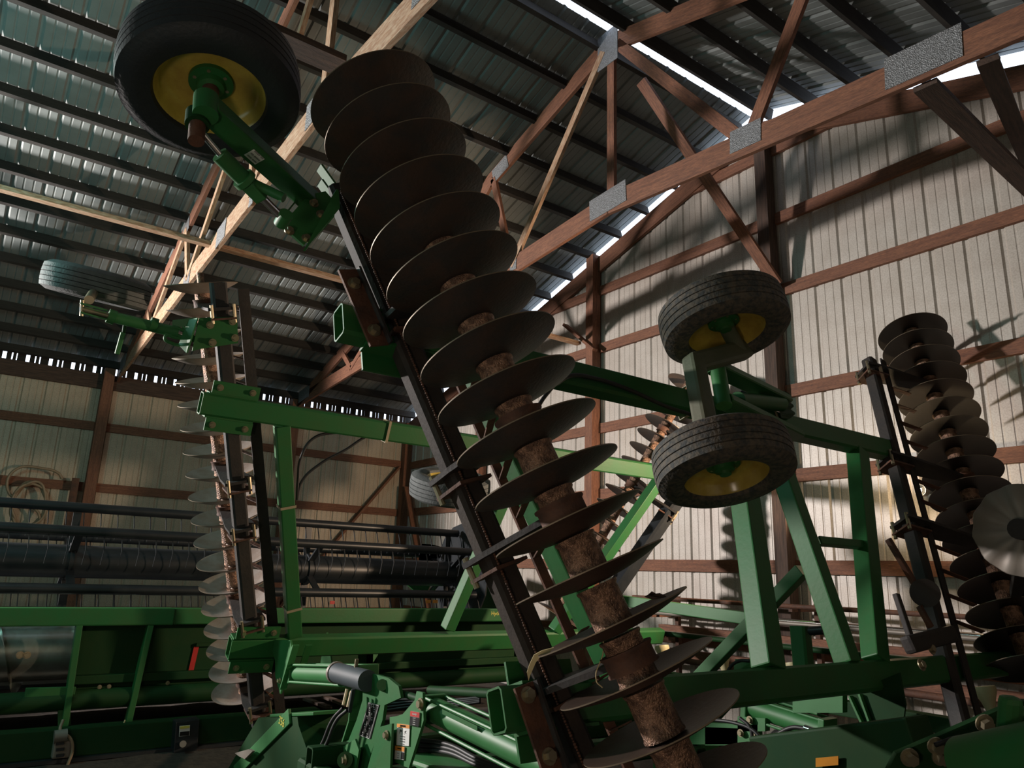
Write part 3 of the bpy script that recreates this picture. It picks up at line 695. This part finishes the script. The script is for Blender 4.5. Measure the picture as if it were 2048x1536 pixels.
# cylinder towards the near wing
c2 = cylinder(px_(866, 1418, 2.2), px_(1130, 1545, 2.2), .062, GREEN2, lab='bright green lift cylinder reaching to the near wing')
cyl('tower_rod', px_(800, 1385, 2.2), px_(840, 1398, 2.2), .02, GREEND, c2, 12)
plate('raised_lettering_plate', [px_(885, 1418, 2.13), px_(955, 1452, 2.13), px_(955, 1462, 2.13), px_(885, 1428, 2.13)], (.004, 0, 0), GREEN, c2)
# number plate box in front
bx = plate('side_box', [px_(a, b, 2.3) for a, b in ((582, 1430), (665, 1428), (668, 1445), (690, 1500), (660, 1560), (500, 1560))], (.5, 0, 0), GREEND, har, label='dark green boxed plate with painted number')
bar('box_edge', px_(580, 1432, 2.04), px_(470, 1545, 2.04), .10, .02, (1, 0, 0), GREEN2, bx, .004)
bar('box_edge', px_(580, 1428, 2.2), px_(670, 1424, 2.2), .30, .02, (0, 0, 1), GREEN, bx, .004)
text('356', px_(563, 1444, 2.027), (0, -1, -.1), (-1, 0, .0), .075, YELT, bx)
plate('latch_hook', [px_(a, b, 1.99) for a, b in ((472, 1506), (500, 1498), (508, 1502), (492, 1518), (480, 1512))], (.02, 0, 0), PALE, bx)
bar('diagonal_beam', px_(668, 1440, 2.7), px_(712, 1500, 2.5), .12, .14, (1, 0, 0), GREEN2, har, .006)
# small parts, hoses and pipes around the centre frame
cyl('pipe', px_(860, 1380, 2.9), px_(1065, 1392, 2.9), .03, GREEND, har, 14)
for k in range(4):
    hose('hydraulic_hose', [px_(775, 1402+6*k, 2.6), px_(830, 1398+5*k, 2.7), px_(900, 1400+4*k, 2.8), px_(960, 1395+3*k, 2.9)], .010, HOSE, har)
for k in range(3):
    hose('hydraulic_hose', [px_(840, 1480+10*k, 2.4), px_(900, 1490+8*k, 2.4), px_(960, 1520+6*k, 2.4), px_(1040, 1545, 2.4)], .013, HOSE, har)
bar('cover_plate', px_(835, 1515, 2.35), px_(930, 1545, 2.35), .25, .05, (0, 0, 1), GREEN2, har, .02)
for a in ((612, 1392), (650, 1388)): bar('frame_slat', px_(a[0], a[1]+6, 2.9), px_(a[0]+45, a[1]+22, 2.7), .06, .02, (0, 0, 1), WOODD, har)
# rear tower and cylinders (right side of the frame)
X4 = 4.35
py_ = lambda a, b, X=X4: at(a, b, (X, 0, 0), (1, 0, 0))
c3 = cylinder(py_(1500, 1412), py_(1655, 1462), .062, GREEN2, py_(1712, 1478), lab='green lift cylinder with chrome rod below the near wing')
plate('rod_clevis', [py_(a, b) for a, b in ((1700, 1463), (1730, 1475), (1755, 1488), (1748, 1505), (1722, 1495), (1698, 1480))], (.06, 0, 0), GREEN2, c3)
for dx in (-.08, .08):
    lg = plate('hinge_lug', [py_(a, b, X4+dx) for a, b in ((1698, 1388), (1800, 1345), (1812, 1410), (1800, 1500), (1772, 1516), (1750, 1510), (1735, 1478))], (.015, 0, 0), GREEND, har)
    bolt(py_(1744, 1494, X4+dx-.01), (-1, 0, 0), lg, .018)
bar('lug_rib', py_(1702, 1392, X4-.09), py_(1742, 1478, X4-.09), .012, .05, (1, 0, 0), GREEN2, har)
bar('lug_rib', py_(1722, 1388, X4-.09), py_(1752, 1472, X4-.09), .012, .05, (1, 0, 0), GREEN2, har)
tb = plate('rear_tower', [py_(a, b, 4.6) for a, b in ((1325, 1372), (1348, 1350), (1400, 1364), (1420, 1372), (1420, 1545), (1325, 1545))], (.2, 0, 0), GREEN2, har)
bolt(py_(1375, 1372, 4.48), (-1, 0, 0), tb)
for a, b, c, d in ((1380, 1452, 1480, 1488), (1415, 1445, 1520, 1490), (1480, 1432, 1535, 1462), (1590, 1380, 1690, 1425)):
    plate('frame_plate', [py_(a, b, 4.3), py_(c, b+4, 4.3), py_(c, d, 4.3), py_(a, d, 4.3)], (.05, 0, 0), GREEN2, har)
for a, b in ((1482, 1466), (1510, 1470), (1500, 1440)): bolt(py_(a, b, 4.26), (-1, 0, 0), har)
bxr = bar('rear_box_beam', py_(1530, 1512, 3.6), py_(1850, 1480, 3.6), .2, .2, (0, 0, 1), GREEND, har, .012)
plate('amber_reflector', [py_(1632, 1516, 3.48), py_(1677, 1512, 3.48), py_(1677, 1530, 3.48), py_(1632, 1534, 3.48)], (.006, 0, 0), AMBER, bxr)
cyl('hose_coupling', py_(1610, 1456, 4.1), py_(1640, 1466, 4.1), .02, CHR, har, 10)
hose('hydraulic_hose', [py_(1612, 1457, 4.1), py_(1585, 1455, 4.1), py_(1550, 1470, 4.1), py_(1520, 1478, 4.1), py_(1510, 1488, 4.1), py_(1535, 1485, 4.1)], .013, HOSE, har)
hose('hydraulic_hose', [py_(1430, 1440, 4.1), py_(1470, 1446, 4.1), py_(1505, 1460, 4.1), py_(1525, 1480, 4.1)], .011, HOSE, har)
hose('hydraulic_hose', [py_(1480, 1436, 4.1), py_(1500, 1455, 4.1), py_(1505, 1480, 4.1)], .011, HOSE, har)
tow = tube_rect('rear_post', py_(1600, 1252, 4.9), py_(1608, 1345, 4.9), .12, .1, .008, (1, 0, 0), GREEN2, har)
cyl('post_pin', py_(1620, 1262, 4.9), py_(1648, 1260, 4.9), .03, BLK, tow, 14)
pv = plate('valve_block', [py_(a, b, 4.8) for a, b in ((1475, 1318), (1505, 1318), (1505, 1360), (1470, 1362))], (.06, 0, 0), GREEN2, har)
for k in range(2): hose('hydraulic_hose', [py_(1500, 1322+k*20, 4.7), py_(1478, 1322+k*20, 4.7), py_(1458, 1338+k*12, 4.7), py_(1452, 1362, 4.7)], .012, HOSE, har)
# lever and cam hung in front of the rear gang
lv = bar('depth_lever', atA(1776, 1078, .3), atA(1832, 1172, .3), .045, .03, NA, RUST, har, .006)
cyl('cam_housing', atA(1850, 1186, .26), atA(1850, 1186, .4), .085, BARM, lv, 24)
bar('link_bar', atA(1792, 1188, .3), atA(1826, 1290, .3), .04, .03, NA, BARM, lv, .005)
bar('link_bar', atA(1838, 1212, .3), atA(1862, 1255, .3), .035, .03, NA, RUST, lv, .005)
bar('flat_arm', atA(1815, 1290, .3), atA(1905, 1268, .3), .10, .07, NA, BARM, lv, .02)
hose('u_bolt', [atA(1832, 1172, .3), atA(1850, 1165, .3), atA(1866, 1182, .3), atA(1862, 1205, .3)], .01, RUST, lv)
for a, b in ((1862, 1298), (1842, 1330)): bolt(atA(a, b, .28), -NA, lv, .022)
# pale blade facing the camera at the right edge
blc = pd(2046, 1060, 3.6); bn = (CAM-blc).normalized()+V((0, .3, .1))
bm = lathe([(0, 0), (.05, 0), (.12, .012), (.22, .0), (.225, -.004), (.12, .004), (0, -.008)], 48)
for v in bm.verts:
    a = math.atan2(v.co.y, v.co.x); r_ = math.hypot(v.co.x, v.co.y)
    if r_ > .08: v.co.z += .014*math.sin(a*12)*(r_-.08)/.15
pb = link('coulter_blade', mesh(bm, True), PALE, har, axisM(blc, bn), label='pale wavy blade cut by the right edge of the photo')
cyl('coulter_hub', blc-bn*.05, blc+bn*.06, .05, BARM, pb, 16)
bar('coulter_arm', blc-bn*.06, blc+V((1.4, .6, -.3)), .06, .06, (0, 0, 1), BARM, pb, .005)
# leaf, straw and torn mud caught on the near blades
bm = bmesh.new(); pts = [(0, 0), (.03, .025), (.05, .02), (.07, .045), (.10, .04), (.13, .05), (.15, .03), (.16, .0), (.12, -.02), (.08, -.035), (.03, -.02)]
lp = at(1310, 1192, CA+DA*SP*4.9, DA)
lf = prism([((a-.08)*.55, b*.6, .006*math.sin(a*90)+b*.25) for a, b in pts], (0, 0, .002))
link('dry_leaf', mesh(lf), WOODD, None, axisM(lp, DA+V((.5, .5, 0))), label='crumpled dry brown leaf lying on a blade of the near gang', cat='leaf')
sp0 = at(1203, 1258, CA+DA*SP*5.3, FW)
hose('straw_stalk', [sp0, at(1207, 1300, sp0, FW), at(1193, 1362, sp0, FW), at(1205, 1375, sp0, FW)], .0022, STRAW, None, label='bent pale straw stalk hanging from the near gang blade', cat='straw')
sp1 = at(1065, 1322, CA+DA*SP*4.6, FW)
plate('corn_husk', [sp1+RT*a*.001+UP*b*.001 for a, b in ((-10, -10), (5, 22), (35, 38), (75, 48), (60, 30), (30, 18), (12, -4), (-8, -50), (-14, -70), (-20, -40))], FW*.004, STRAW, None, label='torn pale corn husk wrapped on the left edge of a near blade', cat='husk')

# ------------------------------------------------------------------ combine header in front of the left wall
YH = 7.7
ph = lambda a, b, Y=YH: at(a, b, (0, Y, 0), (0, 1, 0))
hd = empty('combine_header', (2.5, 8.2, 0), label='long green combine header with black pickup reel in front of the left wall', cat='combine header')
XL, XR = -3.2, 5.95
bar('top_beam', (XL, YH, 1.125), (1.74, YH, 1.125), .16, .15, (0, 0, 1), GREEN, hd, .012)
bar('top_beam', (1.74, YH+.02, 1.125), (XR, YH+.02, 1.125), .14, .145, (0, 0, 1), GREEN, hd, .012)
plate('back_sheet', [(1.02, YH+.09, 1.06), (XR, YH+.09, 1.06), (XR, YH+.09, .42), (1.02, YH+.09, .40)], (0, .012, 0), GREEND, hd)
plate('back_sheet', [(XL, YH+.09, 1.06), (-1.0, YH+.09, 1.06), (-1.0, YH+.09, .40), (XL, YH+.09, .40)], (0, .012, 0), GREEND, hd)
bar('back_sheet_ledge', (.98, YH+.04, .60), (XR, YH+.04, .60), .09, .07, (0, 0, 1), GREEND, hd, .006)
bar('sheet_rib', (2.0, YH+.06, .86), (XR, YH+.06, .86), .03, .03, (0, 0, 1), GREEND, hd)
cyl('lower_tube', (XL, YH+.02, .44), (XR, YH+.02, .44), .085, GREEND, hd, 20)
bar('lower_beam', (XL, YH-.1, .14), (3.2, YH-.1, .14), .16, .22, (0, 0, 1), GREEND, hd, .01)
bar('skid_rail', (XL, YH-.12, .015), (3.2, YH-.12, .015), .22, .03, (0, 0, 1), BLK, hd)
for a, b in (((300, 1250), (255, 1448)), ((158, 1250), (128, 1455)), ((-60, 1250), (-100, 1460))):
    s = bar('back_strut', ph(*a, YH-.03), ph(*b, YH-.03), .05, .10, (0, 1, 0), GREEN, hd, .006)
for a in (735, 1040): plate('end_gusset', [ph(a, 1290), ph(a+22, 1290), ph(a+18, 1330), ph(a-2, 1362)], (.01, 0, 0), GREEN2, hd)
bar('feeder_sill', ph(50, 1385, YH-.02), ph(150, 1382, YH-.02), .05, .07, (0, 0, 1), GREEN, hd, .004)
bar('lug_block', ph(128, 1405), ph(128, 1465), .06, .09, (1, 0, 0), GREEN, hd, .006)
plate('red_reflector', [ph(388, 1293, YH+.07), ph(398, 1293, YH+.07), ph(384, 1355, YH+.07), ph(374, 1354, YH+.07)], (0, .004, 0), REDM, hd)
for a, b in ((40, 1310), (54, 1310)): bolt(ph(a, b, YH+.12), (0, -1, 0), hd, .02, .03)
for a, b in ((199, 1374), (218, 1373), (335, 1366)): bolt(ph(a, b, YH-.0), (0, -1, 0), hd, .012, .015)
text('HydraFlex', ph(1000, 1227, YH-.052), (1, 0, 0), (0, -1, 0), .062, YELT, hd)
# auger in the feeder opening
ag = cyl('auger_tube', (XL+.2, YH+.55, .80), (XR-.15, YH+.55, .80), .26, SHINY, hd, 40, label='polished steel auger')
bm = bmesh.new(); prev = None
for i in range(0, 241):
    a = i/240*math.pi*2*7; x = -1.6+i/240*4.2
    if x > 2.6: break
    u = V((0, math.cos(a), math.sin(a))); a_ = bm.verts.new(V((x, 0, 0))+u*.25); b_ = bm.verts.new(V((x, 0, 0))+u*.36)
    if prev: bm.faces.new((prev[0], prev[1], b_, a_))
    prev = (a_, b_)
link('auger_flight', mesh(bm, True), SHINY, hd, Matrix.Translation((0, YH+.55, .80)))
# reel
rc = V((0, 8.55, 1.585)); RR = .52
rt = cyl('reel_tube', (XL, rc.y-.02, rc.z), (5.25, rc.y-.02, rc.z), .155, BLK, hd, 36, label='big black reel centre tube')
angs = [math.radians(88+60*k) for k in range(6)]
bmT = bmesh.new()
for a in angs:
    c = rc+V((0, math.cos(a), math.sin(a)))*RR
    bt = cyl('reel_bat', (XL, c.y, c.z), (5.35, c.y, c.z), .047, BLK, hd, 14)
    x = XL+.07
    while x < 5.3:
        x += .152
        M, L_ = frame(c+V((x, 0, -.02)), c+V((x+.01, -.05, -.17)), (1, 0, 0)); addbox(bmT, L_, .012, .008, M)
        M, L_ = frame(c+V((x+.01, -.05, -.16)), c+V((x, -.03, -.30)), (1, 0, 0)); addbox(bmT, L_, .007, .005, M)
link('reel_tines', mesh(bmT), BLK, hd, kind='stuff')
for x in (-1.9, .92, 3.3, 5.2):
    for a in angs:
        c = rc+V((0, math.cos(a), math.sin(a)))*RR
        bar('reel_spoke', (x, rc.y, rc.z), (x, c.y, c.z), .02, .07, (1, 0, 0), BLK, hd)
    if x < 5: cyl('reel_joint', (x-.02, rc.y-.02, rc.z), (x+.02, rc.y-.02, rc.z), .175, BLK, hd, 30)
# reel end plate and arm on the right
ep = prism([(5.42, rc.y+.75*math.cos(t)*.85, rc.z+.66*math.sin(t)) for t in [k*math.pi/8 for k in range(16)]], (.02, 0, 0))
link('reel_end_plate', mesh(ep), BLK, hd)
cyl('end_disc', (5.38, rc.y, rc.z), (5.45, rc.y, rc.z), .2, BLK, hd, 24)
bar('reel_arm', (5.62, YH+.1, 1.45), (5.62, 9.6, 1.75), .07, .16, (0, 0, 1), BLK, hd, .01)
es = plate('end_sheet', [(XR-.08, YH+.05, 1.2), (XR-.08, 8.5, 1.5), (XR-.08, 9.4, 1.2), (XR-.08, 9.9, .35), (XR-.08, YH+.05, .35)], (.03, 0, 0), GREEN2, hd)
plate('crop_divider', [ph(845, 1120, 8.9), ph(852, 1088, 8.9), ph(872, 1092, 8.9), ph(868, 1115, 8.9), ph(858, 1125, 8.9)], (.12, 0, 0), GREEN2, hd)
plate('divider_panel', [ph(800, 1158, 8.9), ph(866, 1158, 8.9), ph(850, 1190, 8.9), ph(832, 1185, 8.9)], (0, .03, 0), GREEN2, hd)
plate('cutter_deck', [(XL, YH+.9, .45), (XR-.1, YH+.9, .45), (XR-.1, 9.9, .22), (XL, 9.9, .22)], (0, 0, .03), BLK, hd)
for a, b, m_ in ((660, 1205, REDM), (852, 1203, ORANGE), (866, 1203, ORANGE)): bar('marker_tag', ph(a, b, 8.0), ph(a+9, b, 8.0), .01, .035, (0, 0, 1), m_, hd)
# black box with a sticker and the coupler block
bb = bar('control_box', ph(372, 1438, YH-.22), ph(366, 1520, YH-.22), .2, .14, (0, 1, 0), BLK, hd, .01)
plate('sticker', [ph(359, 1452, YH-.34), ph(380, 1450, YH-.34), ph(379, 1471, YH-.34), ph(358, 1473, YH-.34)], (0, .003, 0), WHITE, bb)
plate('sticker_field', [ph(360, 1464, YH-.343), ph(379, 1462, YH-.343), ph(378, 1471, YH-.343), ph(359, 1472, YH-.343)], (0, .003, 0), BLKS, bb)
plate('sticker_field', [ph(360, 1453, YH-.343), ph(379, 1451, YH-.343), ph(379, 1456, YH-.343), ph(360, 1458, YH-.343)], (0, .003, 0), YELT, bb)
cyl('box_knob', ph(366, 1488, YH-.30), ph(366, 1488, YH-.37), .028, PALE, bb, 12)
cb = bar('coupler_block', ph(126, 1480, YH-.22), ph(120, 1515, YH-.22), .13, .09, (0, 1, 0), PALE, hd, .015)
cyl('coupler_cap', ph(108, 1474, YH-.26), ph(134, 1470, YH-.26), .05, PALE, cb, 16)
hose('coupler_lanyard', [ph(126, 1440, YH-.2), ph(121, 1462, YH-.26), ph(140, 1476, YH-.28), ph(145, 1500, YH-.28), ph(135, 1530, YH-.28)], .012, HOSET, cb)
for k in range(3): bar('coupler_port', ph(112, 1488+12*k, YH-.28), ph(128, 1486+12*k, YH-.28), .02, .02, (0, 0, 1), BLK, cb)
hose('tie_cord', [ph(250, 1440, YH-.1), ph(246, 1452, YH-.12), ph(248, 1470, YH-.12)], .006, STRAW, hd)
plate('white_dish', [ph(284, 1441, YH+.02), ph(333, 1438, YH+.02), ph(322, 1445, YH+.02), ph(300, 1447, YH+.02)], (0, .01, 0), WHITE, hd)

# ------------------------------------------------------------------ things by the walls
hp = at(58, 1010, (0, 13.2, 0), (0, 1, 0))
hz = hp.z
pts = []
for k in range(40):
    a = k/40*math.pi*2*4; r_ = .26+.02*math.sin(k*1.7); pts.append(hp+V((r_*math.cos(a)*.8, -.015*(k % 7), r_*math.sin(a)*1.25)))
pts += [hp+V((-.3, 0, .2)), hp+V((-.25, 0, .5)), hp+V((.1, 0, .55)), hp+V((.3, 0, .5)), hp+V((.36, 0, .42))]
hose('hose_coil', pts, .02, HOSET, None, label='coil of tan hose hanging on the left wall girt', cat='hose')
p0 = at(147, 985, (0, 13.2, 0), (0, 1, 0))
bar('fence_stake', (p0.x, 13.2, p0.z+.22), (p0.x, 13.2, p0.z-.7), .10, .03, (0, 1, 0), RUST, None, .004, label='rusty notched strip hanging beside the left wall post', cat='metal strip')
# steel and lumber leaning along the gable wall
rk = empty('storage_rack', (6.75, 3.2, 0), label='low rusty rack holding pipes and boards against the gable wall', cat='rack')
for y in (.6, 2.4, 4.4, 6.2):
    bar('rack_post', (6.95, y, 0), (6.95, y, 1.42), .05, .05, (1, 0, 0), RUST, rk)
    for z in (.72, .98, 1.20, 1.36): bar('rack_arm', (6.95, y, z), (6.5, y, z), .04, .025, (0, 0, 1), RUST, rk)
spec = [('steel_pipe', 1.36, 6.62, .022, RUST, 'thin rusty pipe on the top arm of the rack'), ('steel_pipe', 1.20, 6.60, .022, PALE, 'pale pipe on the second rack arm'),
        ('steel_pipe', 1.20, 6.84, .028, CHR, 'shiny steel pipe on the second rack arm by the wall'), ('steel_pipe', .98, 6.58, .026, GREEND, 'green pipe on the third rack arm'),
        ('steel_pipe', .98, 6.68, .026, PALE, 'pale grey pipe on the third rack arm'), ('steel_pipe', .72, 6.57, .03, RUST, 'rusty pipe on the lowest rack arm')]
for n_, z, x_, r_, m_, l_ in spec: cyl(n_, (x_, -.8, z+r_+.0125), (x_, 6.6, z+r_+.0125), r_, m_, None, 12, label=l_, cat='pipe')
for k, (z, x_, l_) in enumerate(((.7875, 6.87, 'red-brown board lying on the lowest rack arm'), (1.0475, 6.78, 'narrow brown board on the third rack arm beside the wall'))):
    bar('lumber_board', (x_, -.4, z), (x_, 6.3, z), .1, .11, (0, 0, 1), WOOD, None, label=l_, cat='board')
# row unit planter parts behind the harrow
plt_ = empty('row_planter', (5.9, 3.6, 0), label='planter with cream seed cups and dark wheels behind the harrow at the right', cat='planter')
bar('toolbar', (6.2, 1.3, .62), (6.2, 5.9, .62), .12, .12, (0, 0, 1), GREEND, plt_, .008)
for k, y in enumerate((1.75, 2.5, 3.25, 4.0, 4.75, 5.5)):
    bar('row_arm', (6.15, y, .62), (5.75, y, .40), .06, .08, (0, 0, 1), GREEND, plt_, .005)
    link('seed_cup', mesh(lathe([(0, 0), (.03, 0), (.045, .06), (.075, .13), (.07, .16), (0, .15)], 12), True, 40), CREAM, plt_, axisM(V((5.95, y, .80)), V((0, .2, 1))))
    cyl('cup_stem', (5.95, y, .6), (5.95, y, .82), .014, BLK, plt_, 8)
    link('gauge_wheel', tyre_mesh(.22, .1, 0), RUB, plt_, axisM(V((5.7, y, .235)), V((0, 1, 0))))
    cyl('wheel_disc', (5.7, y-.03, .235), (5.7, y+.03, .235), .13, BLK, plt_, 20)
# bright lamp low on the gable wall and the near implement at lower right
lp = at(1838, 980, (6.8, 0, 0), (1, 0, 0))
wl_ = empty('work_lamp', lp, label='small bright lamp on the gable wall glinting past the rear gang', cat='lamp')
EM = bpy.data.materials.new('lamp_glow'); EM.use_nodes = True; eb = EM.node_tree.nodes['Principled BSDF']; eb.inputs['Emission Color'].default_value = (1, .78, .5, 1); eb.inputs['Emission Strength'].default_value = 60
bm = bmesh.new(); bmesh.ops.create_uvsphere(bm, u_segments=16, v_segments=10, radius=.022); link('bulb', mesh(bm, True), EM, wl_, Matrix.Translation(lp))
link('lamp_shade', mesh(lathe([(.02, .05), (.05, .05), (.05, -.03), (.047, -.03), (.04, .045), (.02, .045)], 20), True, 40), BLK, wl_, axisM(lp+V((.05, 0, 0)), V((1, 0, 0))))
bar('lamp_bracket', lp+V((.09, 0, 0)), lp+V((.29, 0, 0)), .03, .03, (0, 0, 1), BLK, wl_)
l = bpy.data.lights.new('bulb_light', 'POINT'); l.energy = 9; l.color = (1, .72, .42); l.shadow_soft_size = .04
lo = bpy.data.objects.new('bulb_light', l); COL.objects.link(lo); lo.location = lp+V((-.09, 0, 0))
im = empty('implement_hitch', pd(1950, 1500, 2.6), label='dark green hitch plate with bolts and round bar at the lower right corner', cat='hitch')
plate('bolted_plate', [pd(a, b, 2.5) for a, b in ((1770, 1545), (1790, 1505), (2035, 1400), (2080, 1400), (2080, 1560), (1770, 1570))], FW*.02, GREEND, im)
for a, b, r_ in ((1818, 1514, .02), (1871, 1491, .019), (1880, 1513, .019), (1917, 1507, .017), (1968, 1446, .02)): bolt(pd(a, b, 2.47), -FW, im, r_, .03)
bar('upright_bar', pd(2022, 1392, 2.3), pd(2014, 1500, 2.3), .06, .05, FW, GREEN, im, .02)
cyl('cross_pin', pd(2022, 1425, 2.3), pd(2090, 1432, 2.3), .022, GREEN, im, 16)
cyl('round_beam', pd(1935, 1530, 2.35), pd(2110, 1500, 2.1), .085, GREEN, im, 28)
bar('hitch_leg', pd(1960, 1560, 2.55), V((pd(1960, 1560, 2.55).x, pd(1960, 1560, 2.55).y, 0)), .1, .1, (1, 0, 0), GREEND, im)
hose('cable', [pd(1870, 1490, 2.4), pd(1920, 1475, 2.4), pd(1975, 1478, 2.4)], .008, HOSE, im)
